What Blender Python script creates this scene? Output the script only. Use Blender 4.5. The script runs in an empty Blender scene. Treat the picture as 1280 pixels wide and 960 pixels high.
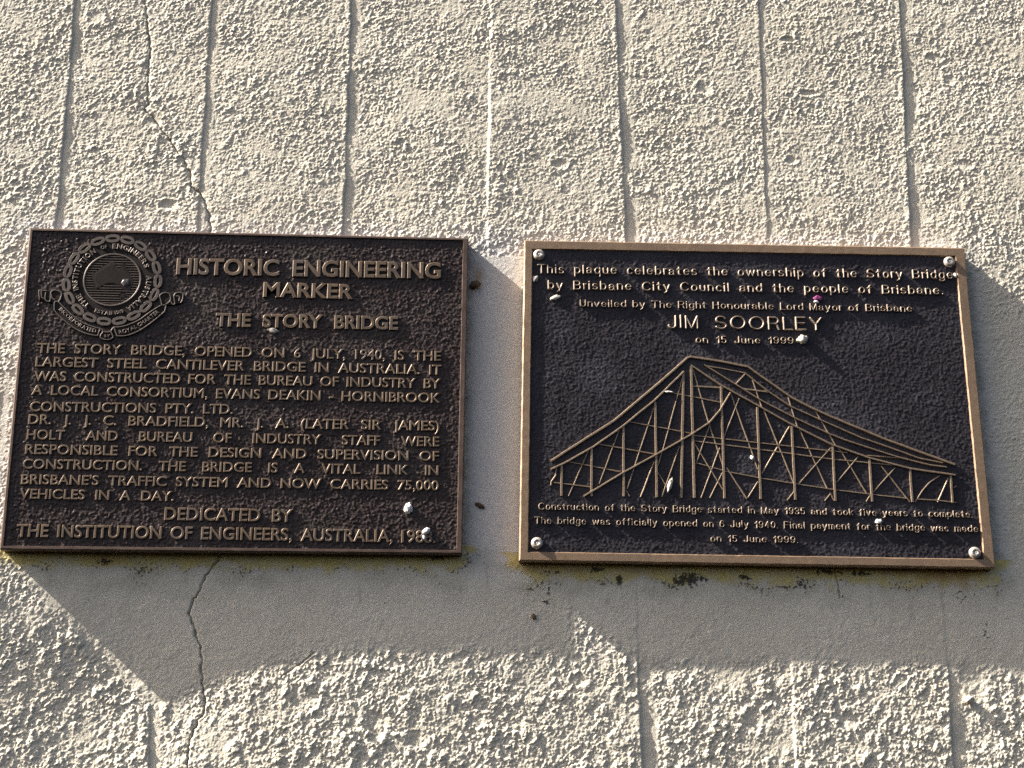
import bpy, bmesh, math, random
import numpy as np
from mathutils import Vector, Matrix

random.seed(7)
rng = np.random.default_rng(11)
S = bpy.context.scene
COL = S.collection
R = math.radians
MM = 0.001

# ------------------------------------------------------------------ camera
FPX = 2000.0                       # focal length in photo pixels (photo is 1280 wide)
PITCH, YAW, ROLL = R(17.7437), R(-2.3626), R(0.4327)
DIST = 2.0
cp, sp = math.cos(PITCH), math.sin(PITCH)
cw, sw = math.cos(YAW), math.sin(YAW)
ZR = np.array([[cw, -sw, 0], [sw, cw, 0], [0, 0, 1]])
cf = ZR @ np.array([0, cp, sp]); cu = ZR @ np.array([0, -sp, cp]); cx = ZR @ np.array([1.0, 0, 0])
cr, sr = math.cos(ROLL), math.sin(ROLL)
cu, cx = cu * cr - cx * sr, cx * cr + cu * sr
CAM = -DIST * cf
cam = bpy.data.cameras.new('camera'); cam_o = bpy.data.objects.new('camera', cam); COL.objects.link(cam_o)
cam.sensor_width = 36.0; cam.lens = FPX / 1280 * 36.0; cam.clip_start = 0.05; cam.clip_end = 200
m = Matrix(((cx[0], cu[0], -cf[0], CAM[0]), (cx[1], cu[1], -cf[1], CAM[1]), (cx[2], cu[2], -cf[2], CAM[2]), (0, 0, 0, 1)))
cam_o.matrix_world = m
S.camera = cam_o

# ------------------------------------------------------------------ light
TAN_E = 0.100                      # the sun grazes the wall at under six degrees
SLOPE = 0.86
to_sun = Vector((-1.0, -TAN_E * math.hypot(1, SLOPE), SLOPE)).normalized()
S.world = bpy.data.worlds.new('World'); S.world.use_nodes = True
wn = S.world.node_tree; bgn = wn.nodes['Background']
sky = wn.nodes.new('ShaderNodeTexSky'); sky.sky_type = 'NISHITA'; sky.sun_disc = False
sky.sun_elevation = math.asin(to_sun.z); sky.sun_rotation = math.atan2(to_sun.x, to_sun.y)
sky.air_density = 0.72; sky.dust_density = 4.8; sky.ozone_density = 0.2
wn.links.new(sky.outputs[0], bgn.inputs[0]); bgn.inputs[1].default_value = 0.052
sun = bpy.data.lights.new('sun', 'SUN'); sun.energy = 5.0; sun.angle = R(0.55); sun.color = (1.0, 0.925, 0.845)
sun_o = bpy.data.objects.new('sun', sun); COL.objects.link(sun_o)
sun_o.rotation_euler = to_sun.to_track_quat('Z', 'Y').to_euler(); sun_o.location = to_sun * 6
S.cycles.use_denoising = False
S.view_settings.view_transform = 'Standard'; S.view_settings.look = 'None'
S.view_settings.exposure = 1.70; S.view_settings.gamma = 1.0

# ------------------------------------------------------------------ helpers
def at(px, py, y=0.0):
    """photo pixel -> point on the upright plane y (metres)"""
    d = cf * FPX + cx * (px - 640) - cu * (py - 480)
    t = (y - CAM[1]) / d[1]
    return CAM + t * d

def at2(px, py, y=0.0):
    return at(px, py, y)[[0, 2]]

def tag(o, label=None, cat=None, group=None, kind=None):
    if label: o['label'] = label
    if cat: o['category'] = cat
    if group: o['group'] = group
    if kind: o['kind'] = kind
    return o

def empty(name, loc):
    o = bpy.data.objects.new(name, None); COL.objects.link(o); o.location = loc
    o.empty_display_size = 0.02
    return o

def mk(name, V, loops, tot, mat, parent=None, smooth=False, attrs=None, origin=None):
    """link ONE mesh object from world-space vertices"""
    V = np.asarray(V, dtype=np.float64).reshape(-1, 3)
    off = np.zeros(3)
    if parent is not None:
        p = parent
        while p is not None:
            off += np.array(p.location); p = p.parent
    if origin is not None:
        loc = np.asarray(origin, float) - off
    else:
        loc = np.zeros(3)
    V = V - off - loc
    loops = np.asarray(loops, dtype=np.int32).ravel(); tot = np.asarray(tot, dtype=np.int32).ravel()
    me = bpy.data.meshes.new(name)
    me.vertices.add(len(V)); me.vertices.foreach_set('co', V.astype(np.float32).ravel())
    me.loops.add(len(loops)); me.loops.foreach_set('vertex_index', loops)
    me.polygons.add(len(tot))
    st = np.zeros(len(tot), dtype=np.int32); st[1:] = np.cumsum(tot)[:-1]
    me.polygons.foreach_set('loop_start', st); me.polygons.foreach_set('loop_total', tot)
    me.polygons.foreach_set('use_smooth', np.full(len(tot), bool(smooth)))
    for k, v in (attrs or {}).items():
        a = me.attributes.new(k, 'FLOAT', 'POINT'); a.data.foreach_set('value', np.asarray(v, np.float32).ravel())
    me.update(calc_edges=True); me.validate()
    me.materials.append(mat)
    o = bpy.data.objects.new(name, me); COL.objects.link(o)
    o.location = loc
    if parent is not None: o.parent = parent
    return o

class Acc:
    def __init__(s): s.v = []; s.l = []; s.t = []; s.n = 0
    def add(s, V, loops, tot):
        V = np.asarray(V, float).reshape(-1, 3)
        s.v.append(V); s.l.append(np.asarray(loops, np.int64).ravel() + s.n); s.t.append(np.asarray(tot, np.int64).ravel()); s.n += len(V)
    def faces(s, V, F):
        s.add(V, [i for f in F for i in f], [len(f) for f in F])
    def build(s, name, mat, parent=None, **k):
        return mk(name, np.concatenate(s.v), np.concatenate(s.l), np.concatenate(s.t), mat, parent, **k)

PERM = rng.permutation(512); PERM = np.concatenate([PERM, PERM])
GA = rng.uniform(0, 2 * np.pi, 512); GX, GY = np.cos(GA), np.sin(GA)
def perlin(x, y):
    xi = np.floor(x).astype(np.int32); yi = np.floor(y).astype(np.int32)
    fx, fy = x - xi, y - yi
    u = fx * fx * fx * (fx * (fx * 6 - 15) + 10); v = fy * fy * fy * (fy * (fy * 6 - 15) + 10)
    def g(i, j, a, b):
        h = PERM[(PERM[(xi + i) & 511] + yi + j) & 511]
        return GX[h] * a + GY[h] * b
    n00 = g(0, 0, fx, fy); n10 = g(1, 0, fx - 1, fy); n01 = g(0, 1, fx, fy - 1); n11 = g(1, 1, fx - 1, fy - 1)
    a = n00 + u * (n10 - n00); b = n01 + u * (n11 - n01)
    return (a + v * (b - a)) * 1.45

def shot(shape, step, layers, seed):
    """heap of thrown grains: for every layer (radius mm, grains per square of that radius, height mm, elongation, angle)"""
    g = np.random.default_rng(seed); ny, nx = shape; out = np.zeros(shape)
    yy = np.minimum(np.arange(ny), ny - np.arange(ny)) * np.where(np.arange(ny) <= ny // 2, 1, -1) * step
    xx = np.minimum(np.arange(nx), nx - np.arange(nx)) * np.where(np.arange(nx) <= nx // 2, 1, -1) * step
    KX, KY = np.meshgrid(xx, yy)
    for rad, rho, hgt, elo, ang in layers:
        c, s = math.cos(ang), math.sin(ang)
        for q in range(3):                                  # three sizes and directions in every layer
            rr = rad * (0.8 + 0.22 * q); a2 = ang + (q - 1) * 0.7; c, s = math.cos(a2), math.sin(a2)
            r2 = ((KX * c + KY * s) / (rr * elo)) ** 2 + ((-KX * s + KY * c) / rr) ** 2
            ker = np.clip(1 - r2, 0, 1) ** 0.32
            p = rho * step * step / (rad * rad) / 3
            imp = (g.random(shape) < p) * (0.35 + g.random(shape) ** 2 * 1.3)
            out += hgt * np.fft.irfft2(np.fft.rfft2(imp) * np.fft.rfft2(ker), s=shape)
    return out

def sstep(a, b, x):
    t = np.clip((x - a) / (b - a), 0, 1); return t * t * (3 - 2 * t)

def polydist(X, Z, pts, reach):
    """distance (same unit) from points to a polyline; far points get reach"""
    D = np.full(X.shape, reach, float)
    pts = np.asarray(pts, float)
    lo, hi = pts.min(0) - reach, pts.max(0) + reach
    M = (X > lo[0]) & (X < hi[0]) & (Z > lo[1]) & (Z < hi[1])
    if not M.any(): return D
    x, z = X[M], Z[M]; d = np.full(x.shape, reach, float)
    for (ax, az), (bx, bz) in zip(pts[:-1], pts[1:]):
        vx, vz = bx - ax, bz - az; L = vx * vx + vz * vz + 1e-12
        t = np.clip(((x - ax) * vx + (z - az) * vz) / L, 0, 1)
        d = np.minimum(d, np.hypot(x - ax - t * vx, z - az - t * vz))
    D[M] = d
    return D

# ------------------------------------------------------------------ materials
def mat(name):
    ma = bpy.data.materials.new(name); ma.use_nodes = True
    nt = ma.node_tree; return ma, nt, nt.nodes['Principled BSDF']
def N(nt, t, **k):
    n = nt.nodes.new(t)
    for a, b in k.items(): setattr(n, a, b)
    return n
def noise(nt, scale, detail=4, rough=0.55):
    n = N(nt, 'ShaderNodeTexNoise'); n.inputs['Scale'].default_value = scale
    n.inputs['Detail'].default_value = detail; n.inputs['Roughness'].default_value = rough
    g = N(nt, 'ShaderNodeNewGeometry'); nt.links.new(g.outputs['Position'], n.inputs['Vector'])
    return n
def ramp(nt, src, stops):
    r = N(nt, 'ShaderNodeValToRGB'); e = r.color_ramp.elements
    while len(e) < len(stops): e.new(0.5)
    for q, (p, c) in zip(e, stops): q.position = p; q.color = (*c, 1) if len(c) == 3 else c
    nt.links.new(src, r.inputs[0]); return r
def mixc(nt, fac, a, b):
    n = N(nt, 'ShaderNodeMix', data_type='RGBA')
    if hasattr(fac, 'links'): nt.links.new(fac, n.inputs[0])
    else: n.inputs[0].default_value = fac
    for v, i in ((a, 6), (b, 7)):
        if hasattr(v, 'links'): nt.links.new(v, n.inputs[i])
        else: n.inputs[i].default_value = (*v, 1)
    return n.outputs[2]
def bump(nt, bs, h, strength, dist):
    b = N(nt, 'ShaderNodeBump'); b.inputs['Strength'].default_value = strength; b.inputs['Distance'].default_value = dist
    nt.links.new(h, b.inputs['Height']); nt.links.new(b.outputs[0], bs.inputs['Normal'])

def wall_material():
    ma, nt, bs = mat('painted_roughcast')
    n1 = noise(nt, 9, 6); n2 = noise(nt, 60, 4); n3 = noise(nt, 560, 4, 0.65)
    c = ramp(nt, n1.outputs[0], [(0.3, (0.70, 0.65, 0.52)), (0.7, (0.78, 0.732, 0.60))]).outputs[0]
    c = mixc(nt, ramp(nt, n2.outputs[0], [(0.45, (0, 0, 0)), (0.8, (0.5, 0.5, 0.5))]).outputs[0], c, (0.62, 0.56, 0.44))
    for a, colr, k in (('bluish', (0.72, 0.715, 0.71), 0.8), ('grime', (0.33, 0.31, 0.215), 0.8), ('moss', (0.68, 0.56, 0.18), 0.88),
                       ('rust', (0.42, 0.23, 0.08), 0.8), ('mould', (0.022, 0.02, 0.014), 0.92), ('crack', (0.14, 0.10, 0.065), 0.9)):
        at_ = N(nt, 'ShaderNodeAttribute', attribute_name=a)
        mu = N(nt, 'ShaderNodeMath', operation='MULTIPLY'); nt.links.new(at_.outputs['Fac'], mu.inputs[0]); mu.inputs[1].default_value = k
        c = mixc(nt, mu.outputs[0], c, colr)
    nt.links.new(c, bs.inputs['Base Color'])
    bs.inputs['Roughness'].default_value = 0.72; bs.inputs['Specular IOR Level'].default_value = 0.3
    bump(nt, bs, n3.outputs[0], 0.9, 0.0008)
    return ma

def metal(name, c1, c2, metallic, rough, scale=60, worn=None, bstr=0.25, bscale=900, spec=0.5):
    ma, nt, bs = mat(name)
    n1 = noise(nt, scale, 5); n2 = noise(nt, bscale, 3); n3 = noise(nt, 14, 4)
    c = ramp(nt, n1.outputs[0], [(0.3, c1), (0.7, c2)]).outputs[0]
    if worn:
        c = mixc(nt, ramp(nt, n3.outputs[0], [(0.5, (0, 0, 0)), (0.72, (0.8, 0.8, 0.8))]).outputs[0], c, worn)
    nt.links.new(c, bs.inputs['Base Color'])
    bs.inputs['Metallic'].default_value = metallic; bs.inputs['Specular IOR Level'].default_value = spec
    rr = N(nt, 'ShaderNodeMapRange'); nt.links.new(n1.outputs[0], rr.inputs[0])
    rr.inputs[3].default_value = rough - 0.1; rr.inputs[4].default_value = rough + 0.12
    nt.links.new(rr.outputs[0], bs.inputs['Roughness'])
    bump(nt, bs, n2.outputs[0], bstr, 0.0005)
    return ma

M_WALL = wall_material()
M_RIM_L = metal('dark_bronze', (0.09, 0.06, 0.047), (0.15, 0.105, 0.08), 0.45, 0.5)
M_LET_L = metal('worn_bronze_lettering', (0.118, 0.084, 0.055), (0.18, 0.13, 0.086), 0.45, 0.45, worn=(0.13, 0.105, 0.088))
M_EMB = metal('tarnished_bronze_emblem', (0.10, 0.082, 0.068), (0.15, 0.12, 0.10), 0.45, 0.45)
M_FLD_L = metal('brown_black_paint', (0.039, 0.029, 0.027), (0.056, 0.043, 0.040), 0.0, 0.3, 40, spec=0.16, bstr=0.6, bscale=700, worn=(0.068, 0.056, 0.05))
M_RIM_R = metal('bronze_frame', (0.26, 0.175, 0.108), (0.335, 0.23, 0.147), 0.4, 0.5, 160, worn=(0.22, 0.158, 0.11), bstr=0.45, bscale=1100)
M_LET_R = metal('bronze_lettering', (0.22, 0.172, 0.13), (0.31, 0.248, 0.19), 0.45, 0.45, worn=(0.2, 0.165, 0.135))
M_BR_R = metal('bronze_relief', (0.24, 0.178, 0.118), (0.35, 0.265, 0.18), 0.45, 0.45, 250, bstr=0.5)
M_FLD_R = metal('blue_black_paint', (0.029, 0.026, 0.030), (0.043, 0.039, 0.045), 0.0, 0.3, 30, spec=0.16, bstr=0.6, bscale=700, worn=(0.058, 0.056, 0.064))
M_MAP = metal('matt_black_map', (0.016, 0.013, 0.012), (0.028, 0.023, 0.021), 0.0, 0.6, 60, spec=0.1)
M_BACK = metal('cast_bronze_edge', (0.2, 0.13, 0.08), (0.28, 0.18, 0.11), 0.4, 0.55)
M_SCREW = metal('dull_steel', (0.50, 0.45, 0.38), (0.62, 0.57, 0.49), 0.5, 0.42)
M_SOCK = metal('dark_socket', (0.05, 0.04, 0.035), (0.08, 0.065, 0.05), 0.3, 0.5)
M_WHITE = metal('chalky_white', (0.78, 0.76, 0.72), (0.85, 0.84, 0.8), 0.0, 0.9, 300, spec=0.1)
M_CREAM = metal('cream_crust', (0.62, 0.56, 0.44), (0.72, 0.66, 0.55), 0.0, 0.9, 300, spec=0.1)
M_GREY = metal('grey_lump', (0.36, 0.33, 0.30), (0.5, 0.46, 0.41), 0.0, 0.8, 300, spec=0.2)
M_GLINT_SCUFF = metal('scuffed_map_glint', (0.03, 0.027, 0.025), (0.09, 0.08, 0.075), 0.0, 0.4, 900)
M_PURPLE = metal('purple_paint', (0.16, 0.02, 0.10), (0.2, 0.03, 0.13), 0.0, 0.5, 300)
M_MUD = metal('dried_mud', (0.10, 0.065, 0.03), (0.17, 0.12, 0.06), 0.0, 0.85, 300)

# ------------------------------------------------------------------ the wall
def axis(lo, hi, step, far):
    a = np.arange(lo, hi + step * .5, step)
    out = []; s = step; q = hi
    while q < far: s *= 1.22; q += s; out.append(q)
    out2 = []; s = step; q = lo
    while q > -far: s *= 1.22; q -= s; out2.append(q)
    return np.concatenate([out2[::-1], a, out])

GRAIN = 0.64
def build_wall():
    xs = axis(-705, 700, 0.85, 1250); zs = axis(-535, 580, 0.85, 1000)
    nx, nz = len(xs), len(zs)
    X, Z = np.meshgrid(xs, zs)
    P = lambda pts: [at2(*p) * 1000 for p in pts]
    # slow undulation of the hand-finished face
    h = 1.3 * perlin(X / 210 + 3.1, Z / 260 + 7.7) + 0.7 * perlin(X / 75, Z / 90 + 4)
    h *= 0.6
    # the hollow at lower left
    q = at2(150, 860) * 1000
    h -= 10.0 * np.exp(-((X - q[0]) / 130) ** 2 - ((Z - q[1]) / 130) ** 2)
    # domain warp, then crumbs of thrown render
    low = 1 - sstep(-330, -180, Z)                       # coarser throw below the plaques
    dens = perlin(X / 58 + 9, Z / 46 + 2) + 0.5 * perlin(X / 25, Z / 25 + 31)
    gs = (1350, 1728)
    ix = np.round((xs + 705) / 0.85).astype(int) % gs[1]; iz = np.round((zs + 535) / 0.85).astype(int) % gs[0]
    gf = shot(gs, 0.85, [(1.1, 0.40, 0.34, 1.1, 0.5), (1.6, 0.30, 0.42, 1.25, 0.55), (2.6, 0.16, 0.42, 1.5, 0.6), (5.5, 0.08, 0.36, 1.6, 0.6), (16, 0.05, 0.45, 1.4, 0.9)], 5)[np.ix_(iz, ix)]
    gc = shot(gs, 0.85, [(1.1, 0.38, 0.40, 1.2, 0.5), (1.9, 0.27, 0.54, 1.3, 0.75), (3.6, 0.17, 0.80, 1.6, 0.8), (8.0, 0.09, 0.98, 1.5, 0.9), (20, 0.05, 0.65, 1.4, 0.9)], 6)[np.ix_(iz, ix)]
    crumb = gf * (1 - low) + gc * low
    n = crumb - crumb.mean()
    thick = np.clip(0.9 + 0.55 * dens + 0.3 * perlin(X / 130 + 5, Z / 110), 0.22, 1.6)
    # relief flattened to the outline of the plaques' cast shadow, for an even shade
    uq = at2(640, 700)[1] * 1000; gx0 = at2(618, 500)[0] * 1000
    kx = [at2(q_, 800)[0] * 1000 for q_ in (-10, 190, 260, 400, 700, 780, 1000, 1200, 1300)]
    depth = np.interp(X, kx, [5, 182, 152, 112, 110, 124, 118, 122, 135])
    zq = uq - Z
    calm_zone = np.where(Z < uq + 2, 1 - sstep(depth - 14, depth + 6, zq), ((np.abs(X - gx0) < 34) & (Z < uq + 395)) * 1.0)
    ax_ = at2(706, 760)[0] * 1000
    calm_zone = calm_zone * (1 - 0.9 * sstep(-4, 6, X - ax_) * (1 - sstep(70, 95, X - ax_)) * sstep(42, 56, zq) * sstep(-6, 4, (zq - 50) - 0.72 * (X - ax_)))
    calm_zone = np.clip(calm_zone, 0, 1)
    thick = thick * (1 - 0.74 * calm_zone)
    h += GRAIN * n * thick * (0.86 + 0.14 * low)
    # board joints of the old formwork: (points, step down on the right side, groove, groove half width)
    lines = [([(99, -40), (95, 0), (70, 290)], 1.25, 1.0, 3.2),
             ([(266, -40), (265, 0), (248, 290)], 0.9, 1.0, 3.6),
             ([(441, -40), (440, 0), (430, 290)], 1.15, 0.8, 4.6),
             ([(616, -40), (615, 0), (610, 290)], -1.4, 0.1, 3.0),
             ([(769, -40), (770, 0), (783, 290), (800, 860), (806, 1000)], 1.5, 0.9, 6.0),
             ([(948, -40), (949, 0), (960, 290)], 0.75, 0.9, 2.4),
             ([(990, 820), (997, 1000)], -1.3, 0.2, 3.0),
             ([(1124, -40), (1125, 0), (1139, 290), (1188, 860), (1196, 1000)], 1.7, 0.9, 5.0),
             ([(187, 860), (184, 1000)], 1.2, 0.8, 4.0),
             ([(0, 500), (-60, 1000)], 0.6, 0.3, 4.0)]
    for pts, step, groove, gw in lines:
        p = np.array(P(pts)); o = np.argsort(p[:, 1]); lx = np.interp(Z, p[o, 1], p[o, 0])
        lx = lx + 1.4 * perlin(Z / 40 + step * 9, Z * 0 + 3.3) + 0.8 * perlin(Z / 11 + step * 5, X / 15) + 0.5 * perlin(Z / 4 + step * 5, X / 6)
        d = X - lx
        inz = sstep(p[:, 1].min() - 20, p[:, 1].min() + 5, Z) * (1 - sstep(p[:, 1].max() - 5, p[:, 1].max() + 20, Z)) if len(pts) <= 3 else 1.0
        vary = np.clip(0.80 + 0.55 * perlin(Z / 70 + step * 7, Z * 0 + 1.7) + 0.35 * perlin(Z / 22 + step * 3, X / 60), 0.12, 1.35) * inz * (1 - 0.82 * calm_zone)
        ramp_ = np.where(step > 0, sstep(-2.0, 0.6, d), sstep(-3.5, 1.0, d))
        tail = np.exp(-np.maximum(d, 0) / 60.0); lead = 1.0
        h -= 1.2 * step * vary * (ramp_ * tail)
        if step > 0:
            h += 0.35 * step * vary * np.exp(-((d + 3.5) / 3.5) ** 2)
            calm = np.exp(-(np.maximum(np.abs(d - gw * 1.3) - gw * 1.3, 0) / 2.5) ** 2) * vary
            h -= np.clip(calm, 0, 1) * 0.8 * GRAIN * n * thick * (0.86 + 0.14 * low)
        h -= groove * vary * np.exp(-((d - 0.8) / gw) ** 2) * 0.2
    # blow holes and knocked-off patches
    for px, py, rx, rz, dep in ((210, 256, 10, 6, 2.2), (985, 49, 8, 4, 2.6), (1010, 116, 11, 4, 2.0), (1137, 95, 7, 8, 2.4), (1187, 100, 7, 6, 2.0), (1168, 72, 10, 6, 1.6),
                                (120, 20, 9, 9, 1.6), (990, 200, 7, 5, 1.6), (700, 205, 8, 6, 1.5), (192, 150, 9, 8, 1.8), (1205, 205, 12, 6, 1.4), (880, 110, 9, 8, 1.2),
                                (378, 870, 16, 12, 1.8), (470, 905, 12, 16, 1.8), (520, 925, 10, 9, 1.6), (330, 760, 8, 8, 1.2), (890, 800, 6, 6, 1.5), (600, 900, 11, 7, 1.2),
                                (70, 745, 16, 12, 1.8), (940, 900, 9, 12, 1.4), (1060, 900, 12, 9, 1.3), (1215, 860, 16, 26, 1.8), (725, 850, 10, 6, 1.2)):
        c = at2(px, py) * 1000
        dd = ((X - c[0]) / rx) ** 2 + ((Z - c[1]) / rz) ** 2
        dd = dd * (1 + 0.5 * perlin(X / 6 + px, Z / 6))
        k = np.exp(-dd * dd) * (1 - calm_zone)
        h = h * (1 - 0.6 * k) - dep * k * 0.65 + 0.4 * np.exp(-(dd - 2.2) ** 2 * 1.5) * (1 - calm_zone)
    # distance from the plaque outlines
    def band(pts, reach): return polydist(X, Z, P(pts), reach)
    lq, rq = [(37, 285), (585, 298), (577, 695), (0, 690)], [(656, 300), (1205, 310), (1244, 713), (649, 704)]
    dL = band(lq + lq[:1], 60); dR = band(rq + rq[:1], 60)
    dn = np.minimum(dL, dR)
    # cracks
    crack_pts = [[(178, -30), (181, 0), (188, 60), (184, 105), (186, 128), (181, 135), (195, 152), (206, 165), (218, 184), (229, 200), (237, 216), (238, 232), (248, 238), (256, 252), (262, 270), (264, 300), (268, 450), (276, 690),
                  (271, 702), (258, 718), (250, 735), (238, 755), (235, 765), (241, 780), (244, 795), (249, 808), (251, 830), (253, 860), (255, 885), (245, 905), (236, 925), (232, 965), (225, 1000)]]
    crack = np.zeros_like(X)
    for pts in crack_pts:
        p = np.array(P(pts))
        d = polydist(X + 2.2 * perlin(X / 9, Z / 9 + 3) + .9 * perlin(X / 3.3, Z / 3.3), Z + 2.0 * perlin(X / 9 + 9, Z / 9), p, 12)
        w = np.clip(1.0 + 0.75 * perlin(X / 30, Z / 17) + 0.4 * perlin(X / 9, Z / 6), 0.3, 2)
        zb = at2(250, 690)[1] * 1000
        k = np.exp(-(d / (1.15 * w)) ** 2)
        h -= np.where(Z > zb, 1.9, 2.8) * k
        h -= 0.7 * np.exp(-((d - 1.5) / 3.0) ** 2) * (Z > zb) * np.clip(0.4 + perlin(X / 25, Z / 18 + 2), 0, 1)
        crack = np.maximum(crack, np.exp(-(d / (0.9 * w)) ** 2) * np.clip(0.75 + 0.5 * perlin(X / 20, Z / 12 + 9), 0.2, 0.95))
    for pts in ([(392, 816), (378, 828), (352, 845)], [(1044, 716), (1049, 735), (1050, 747)], [(640, 745), (560, 790)][:0]):
        if not pts: continue
        d = polydist(X, Z, P(pts), 8); k = np.exp(-(d / 1.0) ** 2); h -= 1.4 * k; crack = np.maximum(crack, k * 0.6)
    # ---- stains with a shape of their own, plus a painted shade tint below the plaques
    fine = perlin(X / 5, Z / 5 + 60); fine2 = perlin(X / 2.8 + 5, Z / 2.4 + 21); mid = perlin(X / 19 + 8, Z / 14); mid2 = perlin(X / 42 + 18, Z / 30)
    moss = np.zeros_like(X); mould = np.zeros_like(X); rust = np.zeros_like(X); grime = np.zeros_like(X); blue = np.zeros_like(X)
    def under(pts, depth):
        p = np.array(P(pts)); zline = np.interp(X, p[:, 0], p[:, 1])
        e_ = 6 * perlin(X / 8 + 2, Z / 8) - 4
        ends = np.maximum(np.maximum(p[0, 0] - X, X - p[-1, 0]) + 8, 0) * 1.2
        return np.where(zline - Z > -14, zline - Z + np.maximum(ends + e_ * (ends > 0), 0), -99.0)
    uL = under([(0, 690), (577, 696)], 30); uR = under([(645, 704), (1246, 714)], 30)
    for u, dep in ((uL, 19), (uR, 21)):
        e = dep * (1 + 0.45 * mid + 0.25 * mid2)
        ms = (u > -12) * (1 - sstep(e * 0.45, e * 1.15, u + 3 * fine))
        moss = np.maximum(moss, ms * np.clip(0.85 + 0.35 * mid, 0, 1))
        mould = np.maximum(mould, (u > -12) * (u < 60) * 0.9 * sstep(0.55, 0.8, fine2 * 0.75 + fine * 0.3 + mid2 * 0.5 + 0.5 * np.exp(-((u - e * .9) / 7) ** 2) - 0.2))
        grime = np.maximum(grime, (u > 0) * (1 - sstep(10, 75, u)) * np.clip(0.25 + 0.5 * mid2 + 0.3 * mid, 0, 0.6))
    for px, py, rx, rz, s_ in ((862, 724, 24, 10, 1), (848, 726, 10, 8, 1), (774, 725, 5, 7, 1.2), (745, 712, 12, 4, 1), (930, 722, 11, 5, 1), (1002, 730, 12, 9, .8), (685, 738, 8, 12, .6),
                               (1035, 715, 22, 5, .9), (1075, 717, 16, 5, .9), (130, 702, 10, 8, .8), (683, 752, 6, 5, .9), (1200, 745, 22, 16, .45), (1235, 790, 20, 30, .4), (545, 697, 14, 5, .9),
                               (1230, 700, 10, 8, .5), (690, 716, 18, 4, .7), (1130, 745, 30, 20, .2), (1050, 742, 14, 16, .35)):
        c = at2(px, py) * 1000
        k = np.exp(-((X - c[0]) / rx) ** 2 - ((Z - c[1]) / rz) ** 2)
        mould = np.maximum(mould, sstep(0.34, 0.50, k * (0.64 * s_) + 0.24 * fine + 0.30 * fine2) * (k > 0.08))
    for px, py, rx, rz, s_ in ((668, 708, 20, 7, .8), (1178, 716, 30, 12, 1), (1205, 722, 10, 16, .8), (1120, 714, 20, 6, .7), (598, 345, 7, 14, .7), (800, 713, 20, 6, .5), (130, 700, 15, 10, .4), (720, 712, 14, 6, .5)):
        c = at2(px, py) * 1000
        k = np.exp(-((X - c[0]) / rx) ** 2 - ((Z - c[1]) / rz) ** 2)
        rust = np.maximum(rust, np.clip(k * s_ * (0.9 + 0.5 * mid), 0, 1))
    # brown run-off hugging the right-hand sides, faint drips
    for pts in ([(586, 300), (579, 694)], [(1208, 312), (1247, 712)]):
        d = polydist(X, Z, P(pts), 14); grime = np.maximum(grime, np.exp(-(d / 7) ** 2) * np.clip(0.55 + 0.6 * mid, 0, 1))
    specks = perlin(X / 3.4 + 4, Z / 3.4 + 77)
    grime = np.maximum(grime, sstep(0.78, 0.92, specks + 0.25 * mid2) * 0.7)
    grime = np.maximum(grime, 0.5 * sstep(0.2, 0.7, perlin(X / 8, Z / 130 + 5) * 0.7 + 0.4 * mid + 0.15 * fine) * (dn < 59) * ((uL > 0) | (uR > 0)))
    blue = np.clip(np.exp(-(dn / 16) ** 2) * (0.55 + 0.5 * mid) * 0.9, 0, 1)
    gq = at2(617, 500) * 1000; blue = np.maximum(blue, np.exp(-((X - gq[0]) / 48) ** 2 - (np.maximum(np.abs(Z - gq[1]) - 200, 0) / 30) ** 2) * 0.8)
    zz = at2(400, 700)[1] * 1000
    blue = np.maximum(blue, 0.2 * (Z < zz) * np.exp(-(np.maximum(zz - Z, 0) / 90) ** 2) * np.clip(0.7 + 0.5 * mid2, 0, 1))  # faint cool tint of the shade, painted into the wall below the plaques
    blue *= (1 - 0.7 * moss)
    h += moss * 0.3 * fine + mould * 0.5
    # paint skin bridging the top edges of the plaques
    # beyond the photographed part the face fades to its mean
    Y = -h * MM
    V = np.stack([X * MM, Y, Z * MM], -1).reshape(-1, 3)
    i = np.arange(nx * nz).reshape(nz, nx)
    F = np.stack([i[:-1, :-1], i[:-1, 1:], i[1:, 1:], i[1:, :-1]], -1).reshape(-1, 4)
    # sides and back, so the wall is a solid slab 160 mm thick
    ring = np.concatenate([i[0, :], i[1:, -1], i[-1, -2::-1], i[-2:0:-1, 0]])
    B = V[ring].copy(); B[:, 1] = 0.16; nb = len(V); k = len(ring)
    V = np.concatenate([V, B]); j = np.arange(k)
    Fs = np.stack([ring[j], nb + j, nb + (j + 1) % k, ring[(j + 1) % k]], -1)
    loops = np.concatenate([F.ravel(), Fs.ravel(), (nb + j)]); tot = np.concatenate([np.full(len(F) + len(Fs), 4), [k]])
    pad = np.zeros(k)
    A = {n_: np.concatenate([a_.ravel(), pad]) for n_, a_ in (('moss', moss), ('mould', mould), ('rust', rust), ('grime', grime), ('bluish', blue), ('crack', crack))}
    o = mk('roughcast_wall', V, loops, tot, M_WALL, smooth=True, attrs=A)
    tag(o, 'cream painted roughcast wall with vertical board lines and a long crack, behind both bronze plaques', 'wall')
    return o
wall = build_wall()

# ------------------------------------------------------------------ plaque body
FRONT = -0.0188
def quad_pts(q, y): return np.array([at2(*p, y) for p in q])           # TL TR BR BL in metres

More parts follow.
